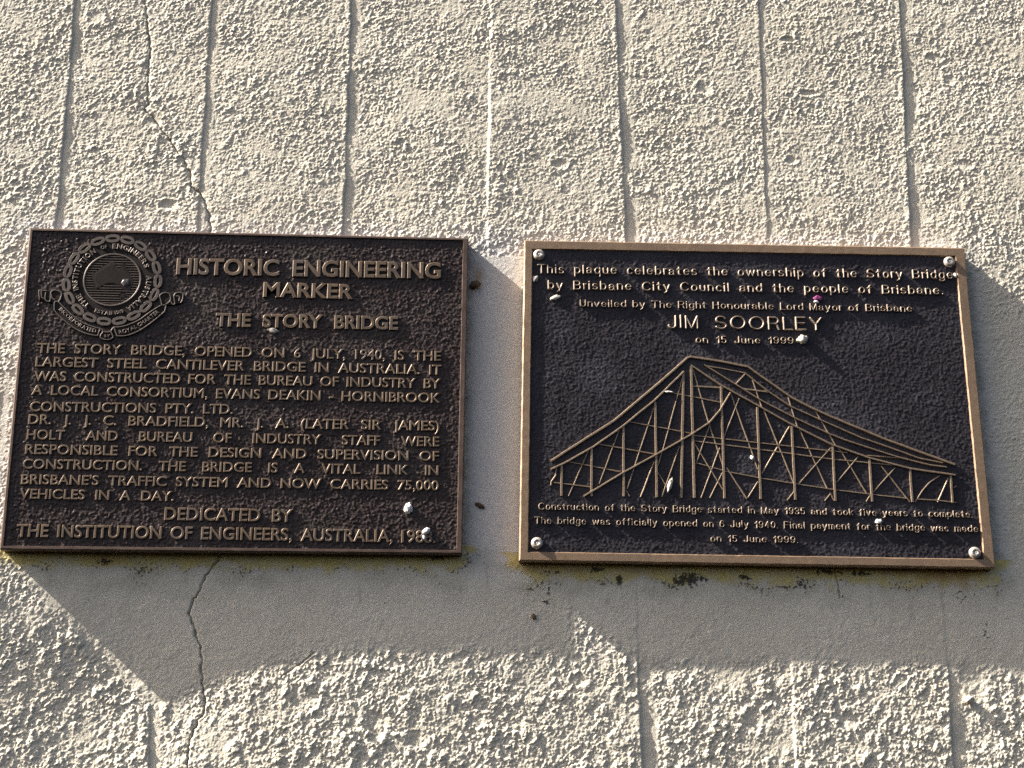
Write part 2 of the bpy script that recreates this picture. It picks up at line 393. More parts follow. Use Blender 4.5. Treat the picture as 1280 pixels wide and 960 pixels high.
def inset(q, d):
    """move each side of the quad inwards by d (d: one value or (top,right,bottom,left))"""
    q = np.asarray(q, float)
    if np.isscalar(d): d = (d, d, d, d)
    out = []
    lines = []
    for k in range(4):
        a, b = q[k], q[(k + 1) % 4]; t = (b - a) / np.hypot(*(b - a)); nrm = np.array([t[1], -t[0]])
        lines.append((a + nrm * d[k], t))
    for k in range(4):
        (p1, t1), (p2, t2) = lines[k - 1], lines[k]
        Mx = np.array([t1, -t2]).T; s = np.linalg.solve(Mx, p2 - p1); out.append(p1 + t1 * s[0])
    return np.array(out)

def ringmesh(loops_def, name, material, parent, seg=70, jit=0.00014):
    """loops_def: list of (quad corners 4x2, y). Skinned in order, each side cut in seg pieces with a cast unevenness"""
    rings = []
    for q, y in loops_def:
        pts = []
        for k in range(4):
            a, b = q[k], q[(k + 1) % 4]
            for s in range(seg):
                p = a + (b - a) * s / seg; pts.append((p[0], y, p[1]))
        rings.append(np.array(pts))
    n = 4 * seg
    V = np.concatenate(rings)
    V[n:-n] += rng.normal(0, jit, (len(V) - 2 * n, 3)) * np.array([0.7, 0.05, 0.7])
    w = perlin(V[:, 0] * 60, V[:, 2] * 60 + 5); V[n:-n, 1] += w[n:-n] * jit * 0.4
    F = []
    for r in range(len(rings) - 1):
        j = np.arange(n); F.append(np.stack([r * n + j, r * n + (j + 1) % n, (r + 1) * n + (j + 1) % n, (r + 1) * n + j], -1))
    F = np.concatenate(F)
    return mk(name, V, F.ravel(), np.full(len(F), 4), material, parent, smooth=False)

def fieldmesh(q, y, name, material, parent, step, hfun):
    q = np.asarray(q); W = np.hypot(*(q[1] - q[0])); H = np.hypot(*(q[3] - q[0]))
    nu, nv = int(W / step), int(H / step)
    u, v = np.meshgrid(np.linspace(0, 1, nu), np.linspace(0, 1, nv))
    P = ((1 - u) * (1 - v))[..., None] * q[0] + (u * (1 - v))[..., None] * q[1] + (u * v)[..., None] * q[2] + ((1 - u) * v)[..., None] * q[3]
    X, Z = P[..., 0] * 1000, P[..., 1] * 1000
    V = np.stack([P[..., 0], y - hfun(X, Z) * MM, P[..., 1]], -1).reshape(-1, 3)
    i = np.arange(nu * nv).reshape(nv, nu)
    F = np.stack([i[:-1, :-1], i[1:, :-1], i[1:, 1:], i[:-1, 1:]], -1).reshape(-1, 4)
    return mk(name, V, F.ravel(), np.full(len(F), 4), material, parent, smooth=True)

def grain(a, seed):
    def f(X, Z):
        g = shot(X.shape, 0.8, [(0.95, 0.55, 0.17, 1.1, 0.3), (1.5, 0.75, 0.22, 1.2, 0.6)], seed)
        return a * (g - g.mean()) + 0.05 * perlin(X / 40, Z / 40)
    return f

# --- lettering: the left plaque uses the built-in humanist capitals, extruded
_cache = {}
def font_words(reqs):
    """reqs: set of (text, offset, height_ratio). Fills _cache with (V, loops, tot) in cap-height = 1 units"""
    objs = []
    for key in reqs:
        if key in _cache: continue
        txt, off, hr = key
        c = bpy.data.curves.new('t', 'FONT'); c.body = txt; c.size = 1.0; c.offset = off
        c.extrude = hr / 2; c.bevel_depth = 0.03; c.bevel_resolution = 0; c.resolution_u = 4
        o = bpy.data.objects.new('t', c); COL.objects.link(o); objs.append((key, o, c))
    dg = bpy.context.evaluated_depsgraph_get(); dg.update()
    for key, o, c in objs:
        me = bpy.data.meshes.new_from_object(o.evaluated_get(dg))
        V = np.zeros(len(me.vertices) * 3); me.vertices.foreach_get('co', V); V = V.reshape(-1, 3)
        L = np.zeros(len(me.loops), np.int32); me.loops.foreach_get('vertex_index', L)
        T = np.zeros(len(me.polygons), np.int32); me.polygons.foreach_get('loop_total', T)
        _cache[key] = (V, L, T)
        bpy.data.meshes.remove(me)
    for key, o, c in objs:
        bpy.data.objects.remove(o); bpy.data.curves.remove(c)

def cap_h():
    font_words({('H', 0.0, 0.2)}); V = _cache[('H', 0.0, 0.2)][0]
    return V[:, 1].max() - V[:, 1].min()
CAPH = cap_h()

def frame_of(p0, p1, cap_px, y):
    """origin, unit along the baseline, unit up, cap height in metres"""
    a, b = at2(*p0, y), at2(*p1, y); ex = (b - a) / np.hypot(*(b - a)); ez = np.array([-ex[1], ex[0]])
    c = at2(p0[0], p0[1] - cap_px, y); cap = np.dot(c - a, ez)
    return a, ex, ez, cap, np.hypot(*(b - a))

def place(acc, G, org, ex, ez, y0, sx, sy, sd):
    V, L, T = G
    P = org[None] + V[:, :1] * sx * ex[None] + V[:, 1:2] * sy * ez[None]
    W = np.stack([P[:, 0], y0 - V[:, 2] * sd, P[:, 1]], -1)
    acc.add(W, L, T)

def font_line(parent, text, p0, p1, cap_px, gap_px, y_field, height, off, material, name='lettering'):
    split = gap_px > 20                  # words set far apart are pieces of their own
    ytop = y_field - height
    a, ex, ez, cap, L = frame_of(p0, p1, cap_px, ytop)
    words = text.split(' '); k = cap / CAPH
    hr = (height + 0.0006) / k
    key = lambda w: (w, off, round(hr, 4))
    font_words({key(w) for w in words})
    ws = [(_cache[key(w)][0][:, 0].min(), _cache[key(w)][0][:, 0].max()) for w in words]
    tot = sum(b - a_ for a_, b in ws) * k
    gap = gap_px * MM * 1.0
    sx = (L - gap * (len(words) - 1)) / tot * k
    acc = Acc(); pos = 0.0
    for w, (lo, hi) in zip(words, ws):
        G = _cache[key(w)]
        place(acc, G, a + ex * (pos - lo * sx), ex, ez, y_field - height + hr * k / 2, sx, k, k)
        pos += (hi - lo) * sx + gap
        if split: acc.build(name, material, parent); acc = Acc()
    return None if split else acc.build(name, material, parent)

# --- lettering: the right plaque uses routed single-stroke letters
def A(cx_, cy_, rx, ry, a0, a1, n=14):
    return [(cx_ + rx * math.cos(R(a0 + (a1 - a0) * i / n)), cy_ + ry * math.sin(R(a0 + (a1 - a0) * i / n))) for i in range(n + 1)]
bo = A(.30, .37, .22, .29, 0, 360, 22)
GL = {
 'a': [A(.26, .47, .18, .19, 165, 0) + [(.44, .20), (.49, .08)], [(.44, .42), (.30, .385)] + A(.21, .235, .14, .15, 90, 270) + A(.26, .30, .19, .215, -80, -15)],
 'b': [[(.08, .92), (.08, .08)], bo], 'c': [A(.30, .37, .22, .29, 42, 318)], 'd': [[(.52, .92), (.52, .08)], bo],
 'e': [[(.08, .385), (.52, .385)] + A(.30, .37, .22, .29, 3, 322, 20)],
 'f': [[(.18, .08), (.18, .74)] + A(.32, .76, .14, .16, 180, 90), [(.05, .66), (.33, .66)]],
 'g': [bo, [(.52, .66), (.52, .02)] + A(.30, .02, .22, .20, 0, -160)],
 'h': [[(.08, .92), (.08, .08)], A(.28, .45, .20, .21, 180, 0) + [(.48, .08)]],
 'i': [[(.08, .66), (.08, .08)], [(.08, .885), (.08, .92)]], 'l': [[(.08, .92), (.08, .08)]],
 'k': [[(.08, .92), (.08, .08)], [(.44, .66), (.08, .30)], [(.20, .42), (.47, .08)]],
 'm': [[(.08, .66), (.08, .08)], A(.24, .48, .16, .18, 180, 0) + [(.40, .08)], A(.56, .48, .16, .18, 180, 0) + [(.72, .08)]],
 'n': [[(.08, .66), (.08, .08)], A(.28, .45, .20, .21, 180, 0) + [(.48, .08)]],
 'o': [bo], 'p': [[(.08, .66), (.08, -.20)], bo], 'q': [[(.52, .66), (.52, -.20)], bo],
 'r': [[(.08, .66), (.08, .08)], A(.27, .45, .19, .21, 180, 85)],
 's': [A(.27, .515, .17, .145, 25, 235, 14) + A(.27, .225, .19, .145, 60, -155, 14)],
 't': [[(.18, .86), (.18, .20)] + A(.30, .20, .12, .12, 180, 285), [(.05, .66), (.32, .66)]],
 'u': [[(.08, .66), (.08, .29)] + A(.28, .29, .20, .21, 180, 360), [(.48, .66), (.48, .08)]],
 'v': [[(.05, .66), (.27, .08), (.49, .66)]], 'w': [[(.05, .66), (.22, .08), (.40, .62), (.58, .08), (.75, .66)]],
 'y': [[(.05, .66), (.28, .08)], [(.50, .66), (.27, .02), (.20, -.14), (.08, -.17)]],
 'T': [[(.05, .92), (.67, .92)], [(.36, .92), (.36, .08)]],
 'B': [[(.10, .08), (.10, .92), (.38, .92)] + A(.40, .72, .20, .20, 90, -90) + [(.10, .52)], [(.38, .52)] + A(.42, .30, .22, .22, 90, -90) + [(.10, .08)]],
 'C': [A(.43, .50, .36, .42, 40, 320, 22)], 'U': [[(.10, .92), (.10, .36)] + A(.36, .36, .26, .28, 180, 360) + [(.62, .92)]],
 'R': [[(.10, .08), (.10, .92), (.40, .92)] + A(.42, .70, .21, .22, 90, -90) + [(.10, .48)], [(.40, .48), (.56, .38), (.60, .20), (.65, .08)]],
 'H': [[(.10, .92), (.10, .08)], [(.64, .92), (.64, .08)], [(.10, .52), (.64, .52)]], 'I': [[(.10, .92), (.10, .08)]],
 'L': [[(.10, .92), (.10, .08), (.56, .08)]], 'M': [[(.10, .08), (.10, .92), (.42, .10), (.74, .92), (.74, .08)]],
 'J': [[(.46, .92), (.46, .30)] + A(.27, .30, .19, .22, 0, -175)], 'O': [A(.46, .50, .38, .42, 0, 360, 28)],
 'S': [A(.36, .71, .25, .21, 22, 255, 18) + A(.36, .29, .28, .21, 75, -160, 18)],
 'E': [[(.60, .92), (.10, .92), (.10, .08), (.62, .08)], [(.10, .52), (.56, .52)]], 'F': [[(.58, .92), (.10, .92), (.10, .08)], [(.10, .51), (.52, .51)]],
 'Y': [[(.05, .92), (.35, .46), (.65, .92)], [(.35, .46), (.35, .08)]],
 '0': [A(.30, .50, .22, .42, 0, 360, 24)], '1': [[(.10, .70), (.22, .76), (.30, .92), (.30, .08)]],
 '3': [A(.29, .71, .20, .21, 160, -90), A(.29, .29, .23, .21, 90, -160)],
 '4': [[(.40, .08), (.40, .92), (.06, .30), (.54, .30)]],
 '5': [[(.50, .92), (.14, .92), (.10, .50)] + A(.29, .34, .22, .26, 130, -155)],
 '6': [A(.30, .33, .22, .25, 0, 360, 20), A(.32, .50, .24, .42, 35, 180, 12) + [(.08, .34)]],
 '9': [A(.30, .67, .22, .25, 0, 360, 20), A(.28, .50, .24, .42, -145, 0, 12) + [(.52, .66)]],
 '.': [[(.08, .07), (.08, .09)]],
}
_gl = {}
def stroke_glyph(ch, hw):
    """cap height 1; returns mesh with z = 0 at the base .. 1 at the crown, ink range"""
    key = (ch, round(hw, 3))
    if key in _gl: return _gl[key]
    segs = [(p[i], p[i + 1]) for p in GL[ch] for i in range(len(p) - 1)]
    P = np.array([q for s in segs for q in s])
    cell = 0.042; lo = P.min(0) - hw - 0.07; hi = P.max(0) + hw + 0.07
    gx = np.arange(lo[0], hi[0], cell); gy = np.arange(lo[1], hi[1], cell); X, Y = np.meshgrid(gx, gy)
    D = np.full(X.shape, 9.0)
    for (ax, ay), (bx, by) in segs:
        vx, vy = bx - ax, by - ay; t = np.clip(((X - ax) * vx + (Y - ay) * vy) / (vx * vx + vy * vy + 1e-9), 0, 1)
        D = np.minimum(D, np.hypot(X - ax - t * vx, Y - ay - t * vy))
    D = hw - D                                     # positive inside
    D = np.where(np.abs(D) < 1e-4, 1e-4, D)
    V = []; idx = {}; F = []; edge = {}
    def vert(k, x, y, d):
        if k not in idx: idx[k] = len(V); V.append((x, y, 0.62 + 0.38 * min(1.0, max(0.0, d) / (hw * 0.75)) ** 0.6))
        return idx[k]
    ny, nx = D.shape
    for j in range(ny - 1):
        for i in range(nx - 1):
            c = [(i, j), (i + 1, j), (i + 1, j + 1), (i, j + 1)]; d = [D[b, a] for a, b in c]
            if max(d) <= 0: continue
            poly = []; cr_ = []
            for q in range(4):
                (a, b), (a2, b2) = c[q], c[(q + 1) % 4]; d1, d2 = d[q], d[(q + 1) % 4]
                if d1 > 0: poly.append(vert(('g', a, b), gx[a], gy[b], d1))
                if (d1 > 0) != (d2 > 0):
                    t = d1 / (d1 - d2); e = ('e',) + tuple(sorted(((a, b), (a2, b2))))
                    w = vert(e, gx[a] + (gx[a2] - gx[a]) * t, gy[b] + (gy[b2] - gy[b]) * t, 0.0); poly.append(w); cr_.append((w, d1 > 0))
            if len(poly) >= 3: F.append(poly)
            if len(cr_) == 2:
                (w1, o1), (w2, o2) = cr_
                edge[(w1, w2) if o1 else (w2, w1)] = 1
    base = {}
    for (p, q) in list(edge):
        for w in (p, q):
            if w not in base: base[w] = len(V); V.append((V[w][0], V[w][1], 0.0))
        F.append([q, p, base[p], base[q]])
    V = np.array(V); res = ((V, [i for f in F for i in f], [len(f) for f in F]), V[:, 0].min(), V[:, 0].max())
    _gl[key] = res
    return res

def stroke_line(parent, text, p0, p1, cap_px, gap_px, y_field, height, weight_px, material, track=0.16):
    ytop = y_field - height
    a, ex, ez, cap, L = frame_of(p0, p1, cap_px, ytop)
    hw = weight_px * MM / cap / 2
    words = text.split(' '); gap = gap_px * MM / cap
    lay = []; inkw = 0
    for w in words:
        x = 0; gl = []
        for ch in w:
            G, lo, hi = stroke_glyph(ch, hw); gl.append((ch, x - lo)); x += hi - lo + track
            if ch in 'rTL': x -= 0.05
        lay.append(gl); inkw += x - track
    sx = (L / cap - gap * (len(words) - 1)) / inkw
    acc = Acc(); pos = 0.0
    for w, gl in zip(words, lay):
        for ch, x in gl:
            G, lo, hi = stroke_glyph(ch, hw); V, Lo, T = G
            Vj = V.copy(); Vj[:, 1] += rng.normal(0, 0.012)
            hj = height * (1 + rng.normal(0, 0.05))
            xx = (pos + (x) * sx) * cap
            P = (a + ex * xx)[None] + Vj[:, :1] * sx * cap * ex[None] + Vj[:, 1:2] * cap * ez[None]
            W = np.stack([P[:, 0], y_field + 0.0005 - Vj[:, 2] * (hj + 0.0005), P[:, 1]], -1)
            acc.add(W, Lo, T)
        G, lo, hi = stroke_glyph(gl[-1][0], hw)
        pos += (gl[-1][1] + hi) * sx + gap
        if gap_px > 20: acc.build('lettering', material, parent); acc = Acc()
    return None if gap_px > 20 else acc.build('lettering', material, parent)

# --- cast bars and outlines
def strip(acc, pts, w, y_base, h, top=0.62):
    """raised bar with sloping flanks along world (x,z) points"""
    pts = np.asarray(pts, float); n = len(pts)
    T = np.gradient(pts, axis=0); T /= np.hypot(T[:, 0], T[:, 1])[:, None] + 1e-12
    Nn = np.stack([-T[:, 1], T[:, 0]], -1)
    prof = [(-.5, 0), (-.47, .82), (-.5 * top, 1), (.5 * top, 1), (.47, .82), (.5, 0)]
    V = []
    for i in range(n):
        for o_, z in prof:
            p = pts[i] + Nn[i] * o_ * w; V.append((p[0], y_base - z * h, p[1]))
    k = len(prof); F = []
    for i in range(n - 1):
        for j in range(k - 1):
            F.append((i * k + j, (i + 1) * k + j, (i + 1) * k + j + 1, i * k + j + 1))
    F.append(tuple(range(k))); F.append(tuple((n - 1) * k + j for j in range(k - 1, -1, -1)))
    acc.faces(V, F)

def fine_pts(pts, y, step=0.010, wob=0.00010):
    """photo pixels -> evenly cut world polyline with a slight hand-made wobble"""
    w = [at2(*p, y) for p in pts]; out = []
    for a, b in zip(w[:-1], w[1:]):
        n = max(1, int(np.hypot(*(b - a)) / step))
        for i in range(n): out.append(a + (b - a) * i / n)
    out.append(w[-1]); out = np.array(out)
    if len(out) > 2: out[1:-1] += rng.normal(0, wob, out[1:-1].shape)
    return out

def base_of(q, y=0.0):
    z = (q[2][1] + q[3][1]) / 2; x = (q[2][0] + q[3][0]) / 2
    return (float(x), y, float(z))

# ------------------------------------------------------------------ left plaque
QL = quad_pts([(37, 285), (585.5, 297.5), (577.5, 692), (-0.5, 686.5)], FRONT)
left = empty('historic_plaque', base_of(QL))
tag(left, 'dark brown bronze plaque headed HISTORIC ENGINEERING MARKER with round emblem, left of the pair', 'plaque')
FL = FRONT + 0.0020
RIMW = (0.0030, 0.0062, 0.0040, 0.0036)
inn = inset(QL, RIMW); inn2 = inset(QL, [a + 0.0009 for a in RIMW])
ringmesh([(inset(QL, 0.001), 0.006), (inset(QL, -0.0002), FRONT + 0.0012), (inset(QL, 0.0012), FRONT), (inn, FRONT), (inn2, FL + 0.0008)], 'rim', M_RIM_L, left)
fieldmesh(inset(QL, [a + 0.0006 for a in RIMW]), FL, 'face_panel', M_FLD_L, left, 0.0008, grain(0.85, 21))
HL = 0.0016
LL = [("HISTORIC ENGINEERING", (220, 342.5), (551.5, 348), 20.5, 16, 0.014),
      ("MARKER", (328.5, 370.5), (442.5, 373.5), 18.5, 10, 0.014),
      ("THE STORY BRIDGE", (269, 407.5), (498, 412), 16.8, 14, 0.014),
      ("THE STORY BRIDGE, OPENED ON 6 JULY, 1940, IS THE", (46, 441), (551.5, 451), 12.8, 11.5, -0.004),
      ("LARGEST STEEL CANTILEVER BRIDGE IN AUSTRALIA. IT", (44, 458), (552, 468.3), 12.8, 11, -0.004),
      ("WAS CONSTRUCTED FOR THE BUREAU OF INDUSTRY BY", (42, 475.8), (551, 485.5), 12.8, 9.5, -0.004),
      ("A LOCAL CONSORTIUM, EVANS DEAKIN - HORNIBROOK", (39, 493.2), (551, 503.5), 12.8, 10, -0.004),
      ("CONSTRUCTIONS PTY. LTD.", (37, 514), (291.5, 517.5), 12.8, 11, -0.004),
      ("DR. J. J. C. BRADFIELD, MR. J. A. (LATER SIR JAMES)", (35, 530), (549.5, 538.3), 12.8, 14, -0.004),
      ("HOLT AND BUREAU OF INDUSTRY STAFF WERE", (33, 549), (549.3, 558), 12.8, 25, -0.004),
      ("RESPONSIBLE FOR THE DESIGN AND SUPERVISION OF", (31, 567.3), (549, 576.2), 12.8, 13, -0.004),
      ("CONSTRUCTION. THE BRIDGE IS A VITAL LINK IN", (28, 585.7), (548.3, 594), 12.8, 19.5, -0.004),
      ("BRISBANE'S TRAFFIC SYSTEM AND NOW CARRIES 75,000", (26, 605), (548.7, 613), 12.8, 11, -0.004),
      ("VEHICLES IN A DAY.", (24, 623), (217.5, 626.3), 12.8, 12, -0.004),
      ("DEDICATED BY", (205, 649.8), (366, 652.3), 16.3, 13.5, 0.0),
      ("THE INSTITUTION OF ENGINEERS, AUSTRALIA, 1988.", (20, 670.7), (545, 678.5), 16.3, 10, 0.0)]
for text, p0, p1, cap, gap, off in LL:
    font_line(left, text, p0, p1, cap, gap, FL, HL, off, M_LET_L)

# emblem: chain ring > links, map roundel, ribbon
EF = FL - 0.0021                                 # the badge stands on a thick raised plate
EY = EF - 0.0008
ec = at2(140.3, 349.5, EY)
def em(zx, zy):                                  # 6.4x close-up pixel -> world
    return at2(40 + zx / 6.4, 280 + zy / 6.4, EY)
rx_ = np.hypot(*(em(868, 445) - em(415, 445))) / 2; rz_ = np.hypot(*(em(642, 650) - em(642, 240))) / 2
def ell(s, a): return ec + np.array([rx_ * s * math.cos(R(a)), rz_ * s * math.sin(R(a))])
NL = 19
acc = Acc()
strip(acc, [ell(1.0, a) for a in range(0, 361, 6)], 0.0021, EF + .0003, 0.0011)
emb = acc.build('emblem', M_EMB, left)           # the roundel's ring carries the rest of the badge
def plate(acc, pts):
    n = len(pts); V = [(p[0], FL + .0006, p[1]) for p in pts] + [(p[0], EF + .0003, p[1]) for p in pts]; c = np.mean(pts, 0)
    V += [(*(p + (c - p) / np.hypot(*(c - p)) * .0004)[:1], EF, (p + (c - p) / np.hypot(*(c - p)) * .0004)[1]) for p in pts]
    acc.faces(V, [(i, (i + 1) % n, n + (i + 1) % n, n + i) for i in range(n)] + [(n + i, n + (i + 1) % n, 2 * n + (i + 1) % n, 2 * n + i) for i in range(n)] + [tuple(range(2 * n, 3 * n))])
acc = Acc(); plate(acc, [ell(1.655 + 0.045 * abs(math.cos(R((a - 94) * NL / 2))), a) for a in range(0, 360, 2)])
acc.build('badge_plate', M_MAP, emb)
aus = [(480, 400), (503, 388), (540, 362), (565, 338), (598, 322), (622, 302), (650, 303), (668, 312), (660, 336), (690, 350), (715, 358), (724, 330), (735, 304), (746, 335), (762, 368), (790, 405), (808, 445), (802, 485),
       (782, 525), (760, 535), (735, 528), (715, 505), (700, 485), (690, 495), (668, 478), (630, 476), (585, 484), (550, 500), (520, 520), (498, 522), (502, 490), (488, 450), (480, 425)]
poly = np.array([em(*p) for p in aus])
def inside(p, poly):
    c = False; n = len(poly)
    for i in range(n):
        a, b = poly[i], poly[i - 1]
        if (a[1] > p[1]) != (b[1] > p[1]) and p[0] < (b[0] - a[0]) * (p[1] - a[1]) / (b[1] - a[1]) + a[0]: c = not c
    return c
acc = Acc(); n = len(poly); cen = poly.mean(0)
V = [(p[0], EF + .0002, p[1]) for p in poly] + [(p[0], EF - .0004, p[1]) for p in poly] + [(*(cen + (p - cen) * .82)[:1], EF - .0006, (cen + (p - cen) * .82)[1]) for p in poly]
F = [(i, (i + 1) % n, n + (i + 1) % n, n + i) for i in range(n)] + [(n + i, n + (i + 1) % n, 2 * n + (i + 1) % n, 2 * n + i) for i in range(n)] + [tuple(range(2 * n, 3 * n))]
acc.faces(V, F)
tas = [em(725 + 20 * math.cos(R(a)) * (1.0 if a % 60 else .7), 572 - 18 * math.sin(R(a))) for a in range(0, 360, 30)]
n = len(tas); V = [(p[0], EF + .0002, p[1]) for p in tas] + [(p[0], EF - .0004, p[1]) for p in tas]
acc.faces(V, [(i, (i + 1) % n, n + (i + 1) % n, n + i) for i in range(n)] + [tuple(range(n, 2 * n))])
acc.build('map_relief', M_MAP, emb, smooth=False)
acc = Acc()
for k in range(1, 21):
    t = -1 + 2 * k / 21; run = []
    half = math.sqrt(1 - t * t) * 0.96
    for s in np.linspace(-half, half, 90):
        p = ec + np.array([rx_ * s, rz_ * t]); bad = inside(p, poly) or np.hypot(*(p - em(725, 572))) < 0.0042
        if bad:
            if len(run) > 2: strip(acc, [run[0], run[-1]], 0.0009, EF + .0002, 0.0007)
            run = []
        else: run.append(p)
    if len(run) > 2: strip(acc, [run[0], run[-1]], 0.0009, EF + .0002, 0.0007)
acc.build('sea_lines', M_EMB, emb)
for k in range(NL):
    a = 94 + k * 360 / NL; p = ell(1.62, a); t = (ell(1.62, a + 2) - ell(1.62, a - 2)); t /= np.hypot(*t); nn = np.array([-t[1], t[0]])
    acc = Acc(); pts = []
    L_, W_ = 0.0072, 0.0036
    for b in np.linspace(0, 360, 17):
        ca, sa = math.cos(R(b)), math.sin(R(b))
        pts.append(p + t * L_ * np.sign(ca) * abs(ca) ** .8 + nn * W_ * np.sign(sa) * abs(sa) ** .8)
    strip(acc, pts, 0.0042, EF + .0003, 0.0011, top=.85)
    q = ell(1.62, a + 180 / NL)
    strip(acc, [q - t * 0.0036, q, q + t * 0.0036], 0.0026, EF + .0003, 0.0008)
    acc.build('chain_link', M_EMB, emb)

def ring_text(text, a0, a1, cap_mm, s_base, parent, outward=True, off=0.008):
    key = lambda c: (c, off, 0.25)
    font_words({key(c) for c in text if c != ' '})
    acc = Acc(); widths = []
    for c in text:
        if c == ' ': widths.append(0.35); continue
        V = _cache[key(c)][0]; widths.append(V[:, 0].max() - V[:, 0].min() + 0.09)
    tot = sum(widths); pos = 0
    for c, w in zip(text, widths):
        a = a0 + (a1 - a0) * (pos + w / 2) / tot; pos += w
        if c == ' ': continue
        o = ell(s_base, a); e = ell(s_base, a - 1) - ell(s_base, a + 1); e /= np.hypot(*e)
        if not outward: e = -e
        u = np.array([-e[1], e[0]]); V, L, T = _cache[key(c)]
        k = cap_mm * MM / CAPH; span = abs(a1 - a0) * math.pi / 180 * (rx_ + rz_) / 2 * s_base; kx = span / tot
        Vc = V.copy(); Vc[:, 0] -= (V[:, 0].max() + V[:, 0].min()) / 2
        place(acc, (Vc, L, T), o, e, u, EF - 0.0003, min(kx, k * 1.25), k, 0.0014 / 0.25)
    acc.build('lettering', M_EMB, parent)
ring_text('THE', 236, 208, 6.6, 1.22, emb)
ring_text('INSTITUTION', 201, 121, 6.6, 1.22, emb)
ring_text('OF', 113, 102, 4.6, 1.26, emb)
ring_text('ENGINEERS', 95, 22, 6.6, 1.22, emb)
ring_text('AUSTRALIA', 9, -63, 6.6, 1.22, emb)
ring_text('ESTAB 1919', 247, 293, 4.6, 1.36, emb, outward=False)
rib = Acc()
for pts in ([(215, 625), (260, 670), (330, 735), (400, 785), (470, 815), (545, 835)], [(178, 690), (230, 745), (300, 805), (370, 850), (450, 880), (525, 893)],
            [(215, 625), (182, 622), (178, 690)], [(545, 835), (525, 893)], [(60, 600), (55, 535), (75, 530), (120, 533)],
            [(110, 545), (105, 600), (125, 618), (145, 610), (152, 545), (190, 528), (235, 552), (225, 600), (205, 625)], [(75, 535), (78, 585), (100, 595)], [(155, 560), (160, 590), (185, 605)],
            [(545, 835), (568, 858), (545, 905), (600, 925), (648, 905), (632, 858), (655, 825)], [(568, 858), (600, 864), (632, 858)],
            [(655, 825), (740, 815), (850, 770), (950, 700), (1030, 650)], [(680, 895), (760, 890), (860, 850), (970, 775), (1060, 700)], [(655, 825), (680, 895)],
            [(1030, 650), (1070, 650), (1060, 700)], [(1040, 650), (1028, 600), (1022, 572), (1060, 548), (1100, 560), (1107, 610), (1072, 642)],
            [(1105, 610), (1128, 642), (1142, 632), (1135, 575), (1160, 548), (1205, 555), (1205, 600), (1190, 630)], [(1150, 575), (1180, 580), (1175, 615)]):
    w = []
    P_ = [em(*p) for p in pts]
    for i in range(len(P_) - 1):                # rounded through Catmull-Rom
        p0 = P_[max(i - 1, 0)]; p1, p2 = P_[i], P_[i + 1]; p3 = P_[min(i + 2, len(P_) - 1)]
        for t in np.linspace(0, 1, 5)[:-1]:
            w.append(.5 * ((2 * p1) + (-p0 + p2) * t + (2 * p0 - 5 * p1 + 4 * p2 - p3) * t * t + (-p0 + 3 * p1 - 3 * p2 + p3) * t ** 3))
    w.append(P_[-1])
    strip(rib, w, 0.0015, EF + .0003, 0.0011)
rb = rib.build('ribbon', M_EMB, emb)
acc = Acc()
for pts in ([(215, 625), (260, 670), (330, 735), (400, 785), (470, 815), (545, 835), (525, 893), (450, 880), (370, 850), (300, 805), (230, 745), (178, 690), (182, 622)],
            [(655, 825), (740, 815), (850, 770), (950, 700), (1030, 650), (1070, 650), (1060, 700), (970, 775), (860, 850), (760, 890), (680, 895)],
            [(545, 835), (655, 825), (640, 860), (648, 905), (600, 925), (545, 905), (560, 860)],
            [(55, 600), (50, 532), (110, 528), (190, 524), (238, 552), (226, 605), (195, 630), (120, 622)],
            [(1022, 600), (1020, 570), (1060, 544), (1160, 545), (1208, 553), (1206, 602), (1190, 632), (1128, 644), (1072, 648), (1040, 652)]):
    plate(acc, np.array([em(*p) for p in pts])[::-1])
acc.build('ribbon_plate', M_MAP, rb)
def path_text(text, pts, cap_mm, parent):
    key = lambda c: (c, -0.006, 0.25)
    font_words({key(c) for c in text if c != ' '})
    P_ = np.array([em(*p) for p in pts]); seg = np.hypot(*np.diff(P_, axis=0).T); cum = np.concatenate([[0], np.cumsum(seg)]); L_ = cum[-1]
    W_ = [0.3 if c == ' ' else np.ptp(_cache[key(c)][0][:, 0]) + 0.1 for c in text]; tot = sum(W_); pos = 0; acc = Acc(); k = cap_mm * MM / CAPH
    f = lambda s: np.array([np.interp(s, cum, P_[:, 0]), np.interp(s, cum, P_[:, 1])])
    for c, w in zip(text, W_):
        s = (pos + w / 2) / tot * L_; pos += w
        if c == ' ': continue
        e = f(min(s + .003, L_)) - f(max(s - .003, 0)); e /= np.hypot(*e); u = np.array([-e[1], e[0]]); V, L, T = _cache[key(c)]
        Vc = V.copy(); Vc[:, 0] -= (V[:, 0].max() + V[:, 0].min()) / 2
        place(acc, (Vc, L, T), f(s), e, u, EF - 0.0003, min(L_ / tot, k * 1.2), k, 0.0013 / 0.25)
    acc.build('lettering', M_EMB, parent)
path_text('INCORPORATED', [(212, 685), (262, 735), (330, 790), (400, 835), (460, 858), (512, 870)], 5.0, rb)
path_text('BY', [(575, 907), (625, 907)], 4.0, rb)
path_text('ROYAL CHARTER', [(695, 878), (760, 868), (850, 828), (950, 762), (1022, 705)], 5.0, rb)

